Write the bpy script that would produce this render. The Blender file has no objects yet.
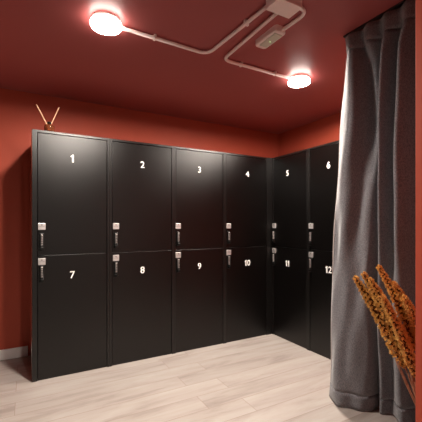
import bpy, bmesh, math, random
from mathutils import Vector, Matrix
random.seed(7)
S = bpy.context.scene
COL = S.collection
PI = math.pi

# ------------------------------------------------------------------ helpers
def new_bm(): return bmesh.new()

def box(bm, x0, x1, y0, y1, z0, z1, bev=0.0, mi=0, seg=2):
    r = bmesh.ops.create_cube(bm, size=1.0)
    vs = r['verts']
    for v in vs:
        v.co = Vector((x0 + (v.co.x + .5) * (x1 - x0), y0 + (v.co.y + .5) * (y1 - y0), z0 + (v.co.z + .5) * (z1 - z0)))
    fs = list({f for v in vs for f in v.link_faces})
    for f in fs: f.material_index = mi
    if bev > 0:
        es = list({e for v in vs for e in v.link_edges})
        rr = bmesh.ops.bevel(bm, geom=es, offset=bev, segments=seg, profile=.5, affect='EDGES', clamp_overlap=True)
        for f in rr['faces']: f.material_index = mi
    return bm

def lathe(bm, prof, c=(0, 0, 0), n=40, mi=0):
    """prof: (radius, z) from one pole to the other"""
    rings = []
    for r, z in prof:
        if r < 1e-6: rings.append([bm.verts.new((c[0], c[1], c[2] + z))])
        else: rings.append([bm.verts.new((c[0] + r * math.cos(2*PI*k/n), c[1] + r * math.sin(2*PI*k/n), c[2] + z)) for k in range(n)])
    for a, b in zip(rings, rings[1:]):
        for k in range(n):
            k2 = (k + 1) % n
            if len(a) == 1 and len(b) == 1: continue
            if len(a) == 1: f = bm.faces.new((a[0], b[k], b[k2]))
            elif len(b) == 1: f = bm.faces.new((a[k], b[0], a[k2]))
            else: f = bm.faces.new((a[k], b[k], b[k2], a[k2]))
            f.material_index = mi; f.smooth = True
    return bm

def tube(bm, pts, rad, n=12, mi=0):
    pts = [Vector(p) for p in pts]
    rads = rad if isinstance(rad, (list, tuple)) else [rad] * len(pts)
    rings = []; u = None
    for i, p in enumerate(pts):
        t = (pts[min(i+1, len(pts)-1)] - pts[max(i-1, 0)]).normalized()
        if u is None:
            u = t.orthogonal().normalized()
        u = (u - t * u.dot(t)).normalized(); w = t.cross(u)
        rings.append([bm.verts.new(p + (u * math.cos(2*PI*k/n) + w * math.sin(2*PI*k/n)) * rads[i]) for k in range(n)])
    for a, b in zip(rings, rings[1:]):
        for k in range(n):
            f = bm.faces.new((a[k], a[(k+1) % n], b[(k+1) % n], b[k])); f.smooth = True; f.material_index = mi
    bm.faces.new(rings[0][::-1]).material_index = mi; bm.faces.new(rings[-1]).material_index = mi
    return bm

def rounded_path(pts, r, n=8):
    pts = [Vector(p) for p in pts]; out = [pts[0]]
    for a, b, c in zip(pts, pts[1:], pts[2:]):
        p = b + (a - b).normalized() * min(r, (a-b).length * .49); q = b + (c - b).normalized() * min(r, (c-b).length * .49)
        for k in range(n + 1):
            t = k / n; out.append(p * (1-t)**2 + b * 2*t*(1-t) + q * t*t)
    out.append(pts[-1]); return out

def obj(name, bm, mats, parent=None, loc=None, smooth=False):
    bmesh.ops.recalc_face_normals(bm, faces=bm.faces[:])
    me = bpy.data.meshes.new(name); bm.to_mesh(me); bm.free()
    for m in (mats if isinstance(mats, (list, tuple)) else [mats]): me.materials.append(m)
    if smooth:
        for p in me.polygons: p.use_smooth = True
    o = bpy.data.objects.new(name, me); COL.objects.link(o)
    if parent: o.parent = parent
    if loc: o.location = loc
    return o

def tag(o, label, cat, group=None):
    o['label'] = label; o['category'] = cat
    if group: o['group'] = group
    return o

def thing(name, label, cat, loc=(0, 0, 0), rz=0, group=None):
    o = bpy.data.objects.new(name, None); COL.objects.link(o)
    o.empty_display_size = .1
    o.location = loc; o.rotation_euler = (0, 0, rz)
    return tag(o, label, cat, group)

def struct(name, bm, m):
    o = obj(name, bm, m); o['kind'] = 'structure'; return o

# ------------------------------------------------------------------ materials
def mat(name, col, rough=.5, spec=.5, metal=0.0, **kw):
    m = bpy.data.materials.new(name); m.use_nodes = True
    p = m.node_tree.nodes['Principled BSDF']
    p.inputs['Base Color'].default_value = (*col, 1); p.inputs['Roughness'].default_value = rough
    p.inputs['Specular IOR Level'].default_value = spec; p.inputs['Metallic'].default_value = metal
    for k, v in kw.items(): p.inputs[k.replace('_', ' ')].default_value = v
    return m

def nd(m, typ, **kw):
    n = m.node_tree.nodes.new(typ)
    for k, v in kw.items(): setattr(n, k, v)
    return n
def lk(m, a, b): m.node_tree.links.new(a, b)

def bumpy(m, scale, strength, dist=.002, stretch=(1, 1, 1), colvar=0.0, detail=4):
    nt = m.node_tree; p = nt.nodes['Principled BSDF']
    tc = nd(m, 'ShaderNodeTexCoord'); mp = nd(m, 'ShaderNodeMapping'); mp.inputs['Scale'].default_value = stretch
    no = nd(m, 'ShaderNodeTexNoise'); no.inputs['Scale'].default_value = scale; no.inputs['Detail'].default_value = detail
    bp = nd(m, 'ShaderNodeBump'); bp.inputs['Strength'].default_value = strength; bp.inputs['Distance'].default_value = dist
    lk(m, tc.outputs['Object'], mp.inputs[0]); lk(m, mp.outputs[0], no.inputs['Vector'])
    lk(m, no.outputs['Fac'], bp.inputs['Height']); lk(m, bp.outputs[0], p.inputs['Normal'])
    if colvar:
        c = p.inputs['Base Color'].default_value[:3]
        r = nd(m, 'ShaderNodeValToRGB')
        r.color_ramp.elements[0].position = .3; r.color_ramp.elements[1].position = .7
        r.color_ramp.elements[0].color = (*[x * (1 - colvar) for x in c], 1)
        r.color_ramp.elements[1].color = (*[min(1, x * (1 + colvar)) for x in c], 1)
        lk(m, no.outputs['Fac'], r.inputs[0]); lk(m, r.outputs[0], p.inputs['Base Color'])
    return m

WALL_DARK = bumpy(mat('bounce_damping_dark_wall', (.030, .026, .026), .6, .3), 90, .15, .001)  # charcoal given to the unseen walls to hold down red bounce light
WALL_RED = bumpy(mat('brick_red_wall_paint', (.47, .078, .042), .6, .3), 90, .15, .001)
CEIL_RED = bumpy(mat('wine_red_ceiling_paint', (.37, .088, .084), .45, .8), 60, .08, .001)
def laminate(name, col, rough, ior, bump):
    m = bpy.data.materials.new(name); m.use_nodes = True; nt = m.node_tree
    nt.nodes.remove(nt.nodes['Principled BSDF']); out = nt.nodes['Material Output']
    df = nd(m, 'ShaderNodeBsdfDiffuse'); df.inputs['Color'].default_value = (*col, 1)
    gl = nd(m, 'ShaderNodeBsdfAnisotropic', distribution='BECKMANN'); gl.inputs['Color'].default_value = (1, 1, 1, 1); gl.inputs['Roughness'].default_value = rough
    fr = nd(m, 'ShaderNodeFresnel'); fr.inputs['IOR'].default_value = ior
    mx = nd(m, 'ShaderNodeMixShader'); lk(m, fr.outputs[0], mx.inputs[0]); lk(m, df.outputs[0], mx.inputs[1]); lk(m, gl.outputs[0], mx.inputs[2])
    lk(m, mx.outputs[0], out.inputs['Surface'])
    tc = nd(m, 'ShaderNodeTexCoord'); mp = nd(m, 'ShaderNodeMapping'); mp.inputs['Scale'].default_value = (6, 6, .25)
    no = nd(m, 'ShaderNodeTexNoise'); no.inputs['Scale'].default_value = 60
    bp = nd(m, 'ShaderNodeBump'); bp.inputs['Strength'].default_value = bump; bp.inputs['Distance'].default_value = .0005
    lk(m, tc.outputs['Object'], mp.inputs[0]); lk(m, mp.outputs[0], no.inputs['Vector']); lk(m, no.outputs['Fac'], bp.inputs['Height'])
    lk(m, bp.outputs[0], gl.inputs['Normal'])
    return m
BLACK_LAM = laminate('black_satin_laminate', (.0018, .0014, .0013), .43, 1.51, .08)
BLACK_EDGE = laminate('black_edge_band', (.004, .0035, .0033), .42, 1.55, .02)
INSIDE = mat('dark_gap', (.004, .004, .004), .8, .2)
NUM_WHITE = mat('white_vinyl_number', (.85, .83, .80), .5, .3)
SILVER = mat('brushed_silver_lock', (.66, .63, .62), .42, .5, .8)
SILVER_D = mat('grey_metal_grip', (.33, .30, .29), .4, .5, .6)
BLACK_PL = laminate('black_plastic', (.003, .003, .003), .40, 1.4, 0)
PINK_WHITE = mat('white_plastic_fitting', (.90, .74, .70), .45, .4)
BASE_WHITE = mat('white_baseboard_paint', (.86, .80, .78), .45, .4)
LENS = mat('clear_frosted_lens', (.62, .60, .50), .3, .5)
AMBER = mat('amber_glass', (.22, .06, .025), .08, .6, 0, Transmission_Weight=.55, IOR=1.45)
REED = bumpy(mat('rattan_reed', (.72, .42, .26), .7, .3), 200, .3)
STEM = bumpy(mat('dry_straw_stem', (.42, .20, .12), .7, .2), 120, .3, .001, (1, 1, .1), .3)
VASE = bumpy(mat('dark_terracotta_vase', (.10, .05, .035), .6, .3), 30, .2, .003)
RAIL = mat('black_rail', (.01, .01, .01), .4, .4)

# plume: tan to rust
PLUME = bumpy(mat('dried_plume', (.98, .48, .16), .85, .1), 160, 0.0, .001, (1, 1, 1), .45)
PLUME_CORE = mat('shaded_plume_core', (.10, .035, .012), .9, .1)  # core colour darkened as shade in the gaps between florets
PLUME.node_tree.nodes['Principled BSDF'].inputs['Subsurface Weight'].default_value = 0

# floor: pale oak planks along X
def floor_mat():
    m = mat('pale_oak_planks', (.62, .50, .42), .42, .35); p = m.node_tree.nodes['Principled BSDF']
    tc = nd(m, 'ShaderNodeTexCoord')
    off = nd(m, 'ShaderNodeMapping'); off.inputs['Location'].default_value = (1.36, .46, 0)
    lk(m, tc.outputs['Object'], off.inputs[0])
    br = nd(m, 'ShaderNodeTexBrick'); br.offset = .81; br.offset_frequency = 2
    br.inputs['Scale'].default_value = 1; br.inputs['Brick Width'].default_value = 1.42; br.inputs['Row Height'].default_value = .18
    br.inputs['Mortar Size'].default_value = .0022; br.inputs['Mortar Smooth'].default_value = .3; br.inputs['Bias'].default_value = 0
    br.inputs['Color1'].default_value = (0, 0, 0, 1); br.inputs['Color2'].default_value = (1, 1, 1, 1); br.inputs['Mortar'].default_value = (.5, .5, .5, 1)
    lk(m, off.outputs[0], br.inputs['Vector'])
    # per-plank shift of the grain
    sc = nd(m, 'ShaderNodeVectorMath', operation='SCALE'); sc.inputs['Scale'].default_value = 13
    lk(m, br.outputs['Color'], sc.inputs[0])
    ad = nd(m, 'ShaderNodeVectorMath', operation='ADD'); lk(m, off.outputs[0], ad.inputs[0]); lk(m, sc.outputs[0], ad.inputs[1])
    st = nd(m, 'ShaderNodeMapping'); st.inputs['Scale'].default_value = (.9, 6, 1); lk(m, ad.outputs[0], st.inputs[0])
    n1 = nd(m, 'ShaderNodeTexNoise'); n1.inputs['Scale'].default_value = 1.6; n1.inputs['Detail'].default_value = 7; n1.inputs['Roughness'].default_value = .62
    n1.inputs['Distortion'].default_value = .5
    lk(m, st.outputs[0], n1.inputs['Vector'])
    r = nd(m, 'ShaderNodeValToRGB'); e = r.color_ramp.elements
    e[0].position = .28; e[0].color = (.235, .196, .172, 1); e[1].position = .68; e[1].color = (.400, .365, .338, 1)
    x = e.new(.48); x.color = (.350, .308, .280, 1)
    lk(m, n1.outputs['Fac'], r.inputs[0])
    tone = nd(m, 'ShaderNodeMix', data_type='RGBA', blend_type='MULTIPLY'); tone.inputs['Factor'].default_value = .10
    lk(m, r.outputs[0], tone.inputs['A']); lk(m, br.outputs['Color'], tone.inputs['B'])
    mo = nd(m, 'ShaderNodeMix', data_type='RGBA'); mo.inputs['B'].default_value = (.22, .15, .12, 1)
    fac = nd(m, 'ShaderNodeMath', operation='MULTIPLY'); fac.inputs[1].default_value = .75
    lk(m, br.outputs['Fac'], fac.inputs[0]); lk(m, fac.outputs[0], mo.inputs['Factor']); lk(m, tone.outputs['Result'], mo.inputs['A'])
    lk(m, mo.outputs['Result'], p.inputs['Base Color'])
    return m
FLOOR = floor_mat()

def curtain_mat():
    m = mat('grey_woven_curtain', (.125, .108, .105), .9, .15); p = m.node_tree.nodes['Principled BSDF']
    p.inputs['Sheen Weight'].default_value = .35; p.inputs['Sheen Roughness'].default_value = .5
    tc = nd(m, 'ShaderNodeTexCoord')
    a = nd(m, 'ShaderNodeTexNoise'); a.inputs['Scale'].default_value = 240; a.inputs['Detail'].default_value = 3
    mp = nd(m, 'ShaderNodeMapping'); mp.inputs['Scale'].default_value = (1, 1, .5)
    lk(m, tc.outputs['Object'], mp.inputs[0]); lk(m, mp.outputs[0], a.inputs['Vector'])
    r = nd(m, 'ShaderNodeValToRGB'); e = r.color_ramp.elements
    e[0].position = .3; e[0].color = (.095, .094, .102, 1); e[1].position = .7; e[1].color = (.235, .230, .250, 1)
    lk(m, a.outputs['Fac'], r.inputs[0]); lk(m, r.outputs[0], p.inputs['Base Color'])
    b = nd(m, 'ShaderNodeBump'); b.inputs['Strength'].default_value = .35; b.inputs['Distance'].default_value = .001
    lk(m, a.outputs['Fac'], b.inputs['Height']); lk(m, b.outputs[0], p.inputs['Normal'])
    return m
CURT = curtain_mat()
CURT_EDGE = bumpy(mat('pale_curtain_lining', (.55, .48, .45), .9, .1), 300, .2, .0006)

def emit(name, col, s):
    m = mat(name, (.9, .9, .9), .4); p = m.node_tree.nodes['Principled BSDF']
    p.inputs['Emission Color'].default_value = (*col, 1); p.inputs['Emission Strength'].default_value = s
    return m
LAMP = emit('lamp_diffuser_glow', (1, .89, .785), 790)
RIM = emit('lamp_rim_glow', (1, .89, .80), 16)
GREEN_LED = emit('green_led', (.35, 1, .35), 1.5)

# ------------------------------------------------------------------ setting
CEIL = 2.5
X0, X1, Y0, Y1 = -4.3, .63, -5.2, .63
def slab(*a): return box(new_bm(), *a)
struct('floor', slab(X0-.1, X1+.1, Y0-.1, Y1+.1, -.1, 0), FLOOR)
struct('ceiling', slab(X0-.1, X1+.1, Y0-.1, Y1+.1, CEIL, CEIL+.1), CEIL_RED)
struct('wall_back', slab(X0-.1, X1+.1, Y1, Y1+.1, 0, CEIL), WALL_RED)
struct('wall_right', slab(X1, X1+.1, Y0, Y1, 0, CEIL), WALL_RED)
struct('wall_left', slab(X0-.1, X0, Y0, Y1, 0, CEIL), WALL_DARK)
struct('wall_front', slab(X0-.1, X1+.1, Y0-.1, Y0, 0, CEIL), WALL_DARK)
PX0, PY0, PY1 = -1.181, -2.39, -2.27
struct('wall_partition', box(new_bm(), PX0, X1, PY0, PY1, 0, CEIL, .004), WALL_RED)
struct('baseboard_back', box(new_bm(), X0, -2.43, Y1-.014, Y1, 0, .095, .003), BASE_WHITE)
struct('baseboard_left', box(new_bm(), X0, X0+.014, Y0, Y1-.014, 0, .095, .003), BASE_WHITE)

# ------------------------------------------------------------------ lockers
H, DEP, T = 2.0, .60, .020
ZM = 1.0
def number_mesh(txt):
    """white figures; the 1 is drawn with its slanted flag, the others come from the built-in font"""
    bm = new_bm(); size, th = .084, .0008; pen = 0.0
    for ch in txt:
        if ch == '1':
            P = [(.0125, 0), (.0255, 0), (.0255, .0635), (.0150, .0635), (.0125, .0560), (.0020, .0520), (.0020, .0425), (.0125, .0455)]
            P = [(x + pen, y - .0318) for x, y in P]
            f0 = bm.faces.new([bm.verts.new((x, y, th)) for x, y in P]); f1 = bm.faces.new([bm.verts.new((x, y, -th)) for x, y in P][::-1])
            a, b = list(f0.verts), list(f1.verts)[::-1]
            for k in range(len(P)): bm.faces.new((a[k], b[k], b[(k+1) % len(P)], a[(k+1) % len(P)]))
            pen += .034
        else:
            cu = bpy.data.curves.new('figure', 'FONT'); cu.body = ch; cu.size = size; cu.align_y = 'CENTER'
            cu.extrude = th; cu.offset = .0006
            t = bpy.data.objects.new('figure', cu); COL.objects.link(t)
            dg = bpy.context.evaluated_depsgraph_get(); dg.update()
            me = bpy.data.meshes.new_from_object(t.evaluated_get(dg))
            bpy.data.objects.remove(t); bpy.data.curves.remove(cu)
            xs = [v.co.x for v in me.vertices]; ys = [v.co.y for v in me.vertices]
            me.transform(Matrix.Translation((pen - min(xs) + .003, -(min(ys) + max(ys))/2, 0)))
            bm.from_mesh(me); bpy.data.meshes.remove(me); pen += max(xs) - min(xs) + .008
    bmesh.ops.translate(bm, verts=bm.verts[:], vec=(-pen/2, 0, 0))
    bmesh.ops.rotate(bm, verts=bm.verts[:], cent=(0, 0, 0), matrix=Matrix.Rotation(PI/2, 3, 'X'))
    me = bpy.data.meshes.new('number'); bm.to_mesh(me); bm.free(); me.materials.append(NUM_WHITE)
    return me

def door_bm(z0, z1, W, TL):
    bm = new_bm()
    box(bm, TL + .003, W - T - .003, .004, .022, z0, z1, .0025)
    return bm
def carcass_bm(W, TL):
    bm = new_bm()
    box(bm, .0005, TL, 0, DEP, 0, H, .0012)
    box(bm, W - T, W - .0005, 0, DEP, 0, H, .0012)
    box(bm, TL, W - T, .001, DEP, H - T, H, .001)
    box(bm, TL, W - T, .012, DEP, 0, T)
    box(bm, TL, W - T, .030, DEP, ZM - .009, ZM + .009)
    box(bm, TL, W - T, DEP - .01, DEP, T, H - T)
    return bm
def lock_bm():
    bm = new_bm()
    box(bm, -.027, .027, -.010, .004, -.027, .027, .003, 0)
    # recessed lines and keyhole of the lock face
    box(bm, -.021, .021, -.0108, -.0095, -.0015, .0015, 0, 1)
    box(bm, -.006, .006, -.0110, -.0095, .007, .019, .002, 1)
    return bm
def handle_bm():
    bm = new_bm()
    box(bm, -.017, .017, -.006, .004, -.074, .062, .004, 0)       # black back plate
    box(bm, -.014, .014, -.030, -.005, -.070, -.044, .006, 0)     # lower knob
    box(bm, -.0085, .0085, -.024, -.005, -.030, .054, .005, 1)
    box(bm, -.012, .012, -.022, -.005, -.046, -.030, .004, 0)      # grey grip bar
    for k in range(5): box(bm, -.007, .007, -.0247, -.0225, -.018 + k*.014, -.013 + k*.014, 0, 0)
    return bm
LOCKM = HANDM = None
def locker(loc, rz, n_up, n_lo, label, W, TL=T, lx=.045, nx=0.0):
    global LOCKM, HANDM
    t = thing('locker', label, 'locker', loc, rz, 'black two-door lockers')
    obj('frame', carcass_bm(W, TL), BLACK_EDGE, t)
    for z0, z1, num, zl, zh, zn in ((ZM + .0025, H - T - .003, n_up, 1.230, 1.112, 1.795), (.012, ZM - .0025, n_lo, .950, .856, .828)):
        d = obj('door', door_bm(z0, z1, W, TL), BLACK_LAM, t)
        d['label'] = 'black door numbered %s' % num
        for nm, bmf, ms, z in (('lock', lock_bm, [SILVER, SILVER_D], zl), ('handle', handle_bm, [BLACK_PL, SILVER_D], zh)):
            me = LOCKM if nm == 'lock' else HANDM
            if me is None:
                o = obj(nm, bmf(), ms, d); me = o.data
                if nm == 'lock': LOCKM = me
                else: HANDM = me
            else:
                o = bpy.data.objects.new(nm, me); COL.objects.link(o); o.parent = d
            o.location = (lx, 0, z)
        o = bpy.data.objects.new('number', number_mesh(num)); COL.objects.link(o); o.parent = d
        o.location = (W/2 + nx, .0030, zn)
        o['label'] = 'white number %s' % num
    return t
for i in range(4):
    lab = ['black two-door locker numbered 1 and 7, reed diffuser on top',
           'black two-door locker numbered 2 and 8',
           'black two-door locker numbered 3 and 9',
           'black two-door locker numbered 4 and 10, beside the corner'][i]
    XS = (-2.405, -1.805, -1.199, -.625, -.055)
    locker((XS[i], 0, 0), 0, str(i+1), str(i+7), lab, XS[i+1] - XS[i], (.038, T, T, T)[i], (.070, .054, .043, .044)[i], (0, -.005, -.008, .005)[i])
tag(obj('corner_post', box(new_bm(), -.0545, .045, .001, .05, 0, H, .0012), BLACK_EDGE), 'narrow black filler post in the corner between lockers 4 and 5', 'filler post')
# right-hand run: faces -X, numbered from the corner outwards
for i in range(2):
    lab = ['black two-door locker numbered 5 and 11, right of the corner',
           'black two-door locker numbered 6 and 12, partly behind the grey curtain'][i]
    locker((0, -.002 - i*.556, 0), -PI/2, str(i+5), str(i+11), lab, .556, T, .040, -.025)

# ------------------------------------------------------------------ ceiling lamps
def lamp(loc, label, n):
    t = thing('ceiling_lamp', label, 'lamp', loc, 0, 'round ceiling lamps')
    obj('housing', lathe(new_bm(), [(0, 0), (.086, 0), (.087, -.003), (.087, -.020), (0, -.020)], n=56), PINK_WHITE, t)
    obj('rim', lathe(new_bm(), [(0, -.0201), (.090, -.0201), (.092, -.023), (.092, -.043), (.0905, -.045), (.0885, -.045), (.0875, -.043), (.0865, -.0385), (0, -.0385)], n=56), RIM, t)
    obj('diffuser', lathe(new_bm(), [(0, -.0386), (.0863, -.0386), (.0863, -.0395), (.07, -.0400), (0, -.0405)], n=56), LAMP, t)
    return t
lamp((-2.015, -.888, CEIL), 'round white ceiling lamp on the left, above lockers 1 and 2', 0)
lamp((-.395, -.845, CEIL), 'round white ceiling lamp near the curtain, smaller in view', 1)
lamp((-1.75, -4.70, CEIL), 'round white ceiling lamp behind the viewpoint', 2)

# junction box, conduits, emergency light
t = thing('junction_box', 'white junction box on the ceiling where the conduits meet', 'junction box', (-1.204, -1.577, CEIL))
obj('body', box(new_bm(), -.084, .084, -.055, .055, -.055, 0, .004), PINK_WHITE, t)
obj('cover', box(new_bm(), -.085, .085, -.056, .056, -.070, -.0555, .003), PINK_WHITE, t)
ZC = CEIL - .021; RC = .0115
def pill(hx, hy, r, h):
    bm = new_bm(); rings = []
    for z, ins in ((0, 0), (-h + .010, 0), (-h + .003, .003), (-h, .009)):
        ring = []
        for cx, cy, a0 in ((1, 1, 0), (-1, 1, 90), (-1, -1, 180), (1, -1, 270)):
            for k in range(7):
                an = math.radians(a0 + 15*k)
                ring.append(bm.verts.new((cx*(hx - r) + (r - ins)*math.cos(an), cy*(hy - r) + (r - ins)*math.sin(an), z)))
        rings.append(ring)
    for p, q in zip(rings, rings[1:]):
        for k in range(28): bm.faces.new((p[k], p[(k+1) % 28], q[(k+1) % 28], q[k]))
    bm.faces.new(rings[0]); bm.faces.new(rings[-1])
    return bm
def conduit(pts, bend, label, clips):
    path = rounded_path([(x, y, ZC) for x, y in pts], bend)
    o = thing('conduit', label, 'conduit', (pts[0][0], pts[0][1], CEIL), 0, 'white surface conduits')
    org = Vector((pts[0][0], pts[0][1], CEIL))
    obj('pipe', tube(new_bm(), [p - org for p in path], RC, 14), PINK_WHITE, o)
    for (x, y, ax) in clips:
        bm = new_bm(); hx, hy = (.008, .0165) if ax == 'x' else (.0165, .008)
        box(bm, x - hx - org.x, x + hx - org.x, y - hy - org.y, y + hy - org.y, -.034, 0, .003)
        obj('clip', bm, PINK_WHITE, o)
conduit([(-1.916, -.886), (-1.292, -.856), (-1.250, -1.519)], .085, 'white conduit from the left lamp to the junction box', [(-1.70, -.876, 'x'), (-1.262, -1.30, 'y')])
conduit([(-.499, -.845), (-1.156, -.842), (-1.166, -1.519)], .075, 'white conduit from the right lamp to the junction box', [(-.66, -.8455, 'x'), (-.99, -.8425, 'x')])
conduit([(-1.022, -1.356), (-1.012, -1.560), (-1.119, -1.578)], .075, 'short curved white conduit between emergency light and junction box', [])
t = thing('emergency_light', 'small oblong white emergency light with green indicator on ceiling', 'emergency light', (-1.034, -1.246, CEIL), 0)
obj('housing', pill(.045, .113, .022, .040), PINK_WHITE, t)
obj('lens', box(new_bm(), -.032, .032, -.088, .075, -.047, -.034, .005), LENS, t)
obj('indicator', lathe(new_bm(), [(0, -.0490), (.004, -.0480), (.005, -.0465), (.005, -.044), (0, -.044)], (0, .0, 0), 12), GREEN_LED, t)

# ------------------------------------------------------------------ reed diffuser on locker 1
t = thing('reed_diffuser', 'small dark glass reed diffuser with two crossed reeds on locker 1', 'diffuser', (-2.278, .042, H))
obj('bottle', lathe(new_bm(), [(0, 0), (.036, 0), (.039, .003), (.039, .046), (.035, .056), (.016, .062), (.0135, .066), (0, .066)], n=32), AMBER, t)
obj('collar', lathe(new_bm(), [(0, .0655), (.0165, .0655), (.0165, .082), (.014, .084), (0, .084)], n=24), BLACK_PL, t)
for a, b, r in (((.004, .004, .02), (-.094, -.015, .206), .0042), ((-.006, 0, .02), (.072, -.006, .213), .0036)):
    obj('reed', tube(new_bm(), [Vector(a).lerp(Vector(b), k/6) for k in range(7)], r, 8), REED, t)

# ------------------------------------------------------------------ curtain
LEV = [
 (2.485, [(-.585,-1.478),(-.600,-1.53),(-.570,-1.595),(-.600,-1.655),(-.570,-1.715),(-.600,-1.775),(-.570,-1.835),(-.600,-1.895),(-.570,-1.955),(-.600,-2.015),(-.570,-2.075),(-.600,-2.135),(-.570,-2.195),(-.585,-2.25)]),
 (2.385, [(-.575,-1.482),(-.615,-1.54),(-.545,-1.595),(-.612,-1.655),(-.545,-1.715),(-.612,-1.775),(-.545,-1.835),(-.612,-1.895),(-.545,-1.955),(-.612,-2.015),(-.545,-2.075),(-.612,-2.135),(-.545,-2.195),(-.585,-2.25)]),
 (2.25, [(-.565,-1.462),(-.650,-1.565),(-.525,-1.610),(-.540,-1.660),(-.490,-1.712),(-.630,-1.762),(-.500,-1.822),(-.645,-1.88),(-.495,-1.950),(-.64,-2.012),(-.51,-2.075),(-.63,-2.135),(-.52,-2.195),(-.585,-2.25)]),
 (1.85, [(-.570,-1.422),(-.645,-1.555),(-.520,-1.605),(-.500,-1.655),(-.450,-1.695),(-.612,-1.735),(-.478,-1.795),(-.650,-1.865),(-.465,-1.95),(-.63,-2.015),(-.49,-2.075),(-.62,-2.135),(-.50,-2.195),(-.575,-2.25)]),
 (1.30, [(-.568,-1.378),(-.622,-1.49),(-.545,-1.56),(-.550,-1.635),(-.440,-1.668),(-.575,-1.705),(-.460,-1.76),(-.615,-1.84),(-.44,-1.93),(-.58,-2.01),(-.46,-2.07),(-.58,-2.13),(-.48,-2.19),(-.56,-2.25)]),
 (.75, [(-.552,-1.340),(-.600,-1.445),(-.560,-1.515),(-.530,-1.590),(-.430,-1.618),(-.505,-1.66),(-.440,-1.71),(-.530,-1.80),(-.40,-1.88),(-.49,-1.97),(-.42,-2.04),(-.50,-2.11),(-.43,-2.18),(-.50,-2.24)]),
 (.004, [(-.518,-1.283),(-.575,-1.395),(-.53,-1.465),(-.455,-1.545),(-.335,-1.552),(-.405,-1.605),(-.345,-1.650),(-.395,-1.74),(-.27,-1.80),(-.37,-1.89),(-.29,-1.96),(-.37,-2.04),(-.29,-2.12),(-.37,-2.20)]),
]
def cr(a, b, c, d, t):
    return .5 * ((2*b) + (c - a) * t + (2*a - 5*b + 4*c - d) * t*t + (3*b - a - 3*c + d) * t**3)
def spline(P, u):
    n = len(P); i = min(int(u), n - 2); t = u - i
    g = lambda k: P[max(0, min(n-1, k))]
    return tuple(cr(g(i-1)[j], g(i)[j], g(i+1)[j], g(i+2)[j], t) for j in range(len(P[0])))
def curtain_rows(NU, NV):
    ncol = len(LEV[0][1]); cols = []
    for c in range(NU + 1):
        u = c / NU * (ncol - 1)
        cols.append([(*spline(l[1], u), l[0]) for l in LEV])
    rows = []
    for r in range(NV + 1):
        z = 2.485 + (.004 - 2.485) * r / NV
        k = 0
        while k < len(LEV) - 2 and z < LEV[k+1][0]: k += 1
        tt = (LEV[k][0] - z) / (LEV[k][0] - LEV[k+1][0]); tt = max(0, min(1, tt))
        row = []
        for c in range(NU + 1):
            P = cols[c]; g = lambda q: P[max(0, min(len(P)-1, q))]
            # monotone-ish tangents with true spacing
            def tan(q, j):
                a, b = g(q-1), g(q+1); return (b[j] - a[j]) / (a[2] - b[2] + 1e-9)
            h = LEV[k][0] - LEV[k+1][0]
            v = []
            for j in (0, 1):
                p0, p1 = P[k][j], P[k+1][j]; m0, m1 = tan(k, j) * h, tan(k+1, j) * h
                v.append((2*tt**3 - 3*tt**2 + 1)*p0 + (tt**3 - 2*tt**2 + tt)*m0 + (-2*tt**3 + 3*tt**2)*p1 + (tt**3 - tt**2)*m1)
            x, y = v
            w = min(1, max(0, (2.3 - z) / .6))
            x += w * .006 * math.sin(5.1*z + 1.3*c*.2) + w * .004 * math.sin(9*z - c*.33)
            row.append((x, y, z))
        rows.append(row)
    return rows
def sheet(bm, rows, c0, c1, off=0.0, mi=0):
    vs = [[bm.verts.new((x + off, y, z)) for (x, y, z) in r[c0:c1+1]] for r in rows]
    for a, b in zip(vs, vs[1:]):
        for k in range(len(a) - 1):
            f = bm.faces.new((a[k], a[k+1], b[k+1], b[k])); f.smooth = True; f.material_index = mi
    return vs
NU, NV = 208, 96
rows = curtain_rows(NU, NV)
ct = thing('curtain', 'floor-length charcoal grey pleated curtain hanging from the ceiling', 'curtain', (-.57, -1.85, 0))
org = Vector((-.57, -1.85, 0))
rows = [[(x - org.x, y - org.y, z) for x, y, z in r] for r in rows]
def cloth(name, rws, mats, thick):
    bm = new_bm(); sheet(bm, rws, 0, NU)
    me = bpy.data.meshes.new(name); bm.to_mesh(me); bm.free()
    for m in mats: me.materials.append(m)
    o = bpy.data.objects.new(name, me); COL.objects.link(o); o.parent = ct
    s = o.modifiers.new('thickness', 'SOLIDIFY'); s.thickness = thick; s.offset = 0
    return o
cut = next(i for i, r in enumerate(rows) if r[0][2] < 2.385)
hem = next(i for i, r in enumerate(rows) if r[0][2] < .12)
cloth('heading', rows[:cut+1], [CURT], .010)
cloth('drape', rows[cut:hem+1], [CURT], .004)
h_ = cloth('hem', rows[hem:], [CURT], .0075)
# pale selvedge down the free edge
pts = [Vector(r[0]) for r in rows[cut+1:hem]]
obj('selvedge', tube(new_bm(), pts, .004, 8), CURT_EDGE, ct)
tag(obj('curtain_rail', box(new_bm(), -.600, -.570, -2.262, -1.47, CEIL - .012, CEIL, .002), RAIL), 'thin black curtain rail fixed to the ceiling above the grey curtain', 'curtain rail')

# ------------------------------------------------------------------ vase with dried plumes
VX, VY = -.775, -2.135
bm = lathe(new_bm(), [(0, 0), (.070, 0), (.078, .006), (.092, .10), (.094, .19), (.080, .30), (.060, .37), (.056, .40), (.062, .42), (.058, .421), (.050, .40), (.052, .37), (.070, .30), (.082, .19), (.080, .10), (.066, .02), (0, .018)], n=48)
tag(obj('vase', bm, VASE, None, (VX, VY, 0)), 'dark vase on the floor behind the red wall end, holding dried plumes', 'vase')

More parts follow.
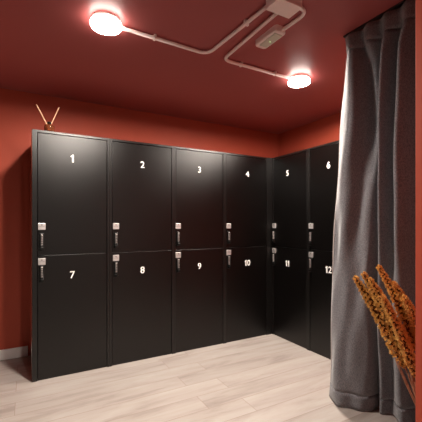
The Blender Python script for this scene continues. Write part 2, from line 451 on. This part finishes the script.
def bez(a, b, c, t): return a * (1-t)**2 + b * 2*t*(1-t) + c * t*t
def plume(tip, mid, root, start, rad, label, seed):
    rnd = random.Random(seed)
    a, b, c = Vector(root), Vector(mid), Vector(tip)
    t0 = thing('dried_plume', label, 'dried plume', root, 0, 'dried plumes in the vase')
    a0 = a.copy(); a -= a0; b -= a0; c -= a0
    sp = [bez(a, b, c, k/24) for k in range(25)]
    bm = new_bm(); tube(bm, sp, [.0032 - .0016*k/24 for k in range(25)], 7)
    # thin dry leaf blades along the bare stalk
    obj('stem', bm, STEM, t0)
    bm = new_bm()
    for k in range(6):
        s0 = rnd.uniform(.05, .22); p0 = bez(a, b, c, s0); p1 = bez(a, b, c, min(.8, s0 + rnd.uniform(.28, .4)))
        side = Vector((rnd.uniform(-1, 1), rnd.uniform(-1, 1), rnd.uniform(-.4, .4))) * .020
        q = [bez(p0, p0.lerp(p1, .55) + side, p1 + side * 1.3, j/8) for j in range(9)]
        tube(bm, q, [.0012 + .0022*math.sin(PI*j/8) for j in range(9)], 5)
    obj('leaf', bm, STEM, t0)
    # head: a core and many small pointed florets
    bm = new_bm()
    core = [bez(a, b, c, start + (1 - start) * j/16) for j in range(17)]
    tube(bm, core, [rad * .38 * max(.12, math.sin(PI * (.12 + .85*j/16)) ** .6) for j in range(17)], 8, 1)
    for k in range(150):
        u = (k + rnd.random()) / 150; s = start + (1 - start) * u
        p = bez(a, b, c, s); tg = (bez(a, b, c, min(1, s + .02)) - bez(a, b, c, s - .02)).normalized()
        prof = (min(1, u * 4 + .3)) * (max(0.06, 1 - u) ** .4)
        o1 = tg.orthogonal().normalized(); o2 = tg.cross(o1); an = k * 2.4 + rnd.uniform(-.3, .3)
        rd = o1 * math.cos(an) + o2 * math.sin(an)
        ce = p + rd * rad * prof * .62
        for q in range(34):
            d = Vector((rnd.gauss(0, 1), rnd.gauss(0, 1), rnd.gauss(0, 1))).normalized()
            d = (d + rd * .8 + tg * .5).normalized()
            L = rad * rnd.uniform(.24, .46) * (.5 + .5*prof)
            tipv = ce + d * L; w = rnd.uniform(.0014, .0024)
            sv = d.orthogonal().normalized(); tv = d.cross(sv); m_ = ce.lerp(tipv, .6)
            v1 = bm.verts.new(tipv); v0 = bm.verts.new(ce)
            ring = [bm.verts.new(m_ + sv*w), bm.verts.new(m_ - sv*w*.5 + tv*w*.87), bm.verts.new(m_ - sv*w*.5 - tv*w*.87)]
            for h in range(3):
                bm.faces.new((v0, ring[h], ring[(h+1) % 3])); bm.faces.new((v1, ring[(h+1) % 3], ring[h]))
    obj('plume_head', bm, [PLUME, PLUME_CORE], t0)
R0 = Vector((VX, VY, .10))
# (tip, bend, head radius, label)
PL = [
 ((-0.978, -1.854, 0.98), (-0.832, -2.071, 0.574), 0.042, 'dried orange-brown plume leaning furthest left against the curtain'),
 ((-0.977, -1.9, 1.006), (-0.812, -2.083, 0.597), 0.039, 'dried orange-brown plume just right of the furthest left plume'),
 ((-0.893, -1.923, 1.039), (-0.787, -2.096, 0.711), 0.036, 'tallest dried orange-brown plume, tip highest in the bunch'),
 ((-1.001, -1.955, 0.987), (-0.803, -2.087, 0.626), 0.034, 'shorter dried orange-brown plume in the middle of the bunch'),
 ((-0.866, -1.984, 0.96), (-0.754, -2.115, 0.673), 0.042, 'dried orange-brown plume closest to the red wall end'),
 ((-1.006, -2.021, 0.918), (-0.795, -2.092, 0.55), 0.034, 'lowest dried orange-brown plume at the front of the bunch'),
 ((-0.898, -2.058, 0.909), (-0.75, -2.139, 0.605), 0.042, 'dried orange-brown plume low beside the red wall end, half hidden by it'),
]
for i, (tip, mid, rad, lab) in enumerate(PL):
    root = Vector((VX + .020*math.cos(i*1.9), VY + .020*math.sin(i*1.9), .12))
    plume(tip, mid, root, .50, rad, lab, 100 + i)

# ------------------------------------------------------------------ world, camera
w = bpy.data.worlds.new('World'); S.world = w; w.use_nodes = True
w.node_tree.nodes['Background'].inputs[0].default_value = (0, 0, 0, 1); w.node_tree.nodes['Background'].inputs[1].default_value = 0
cam = bpy.data.cameras.new('camera'); co = bpy.data.objects.new('camera', cam); COL.objects.link(co)
cam.sensor_width = 36; cam.sensor_fit = 'HORIZONTAL'; cam.lens = 36 * 334 / 422; cam.shift_y = 13 / 422; cam.clip_start = .05
co.location = (-2.441, -2.988, 1.25)
co.rotation_euler = (PI/2, 0, -math.atan2(.4834, .8755))
S.camera = co
S.view_settings.view_transform = 'Standard'; S.view_settings.look = 'None'
S.view_settings.exposure = 0.42; S.view_settings.gamma = 1; S.view_settings.use_curve_mapping = False
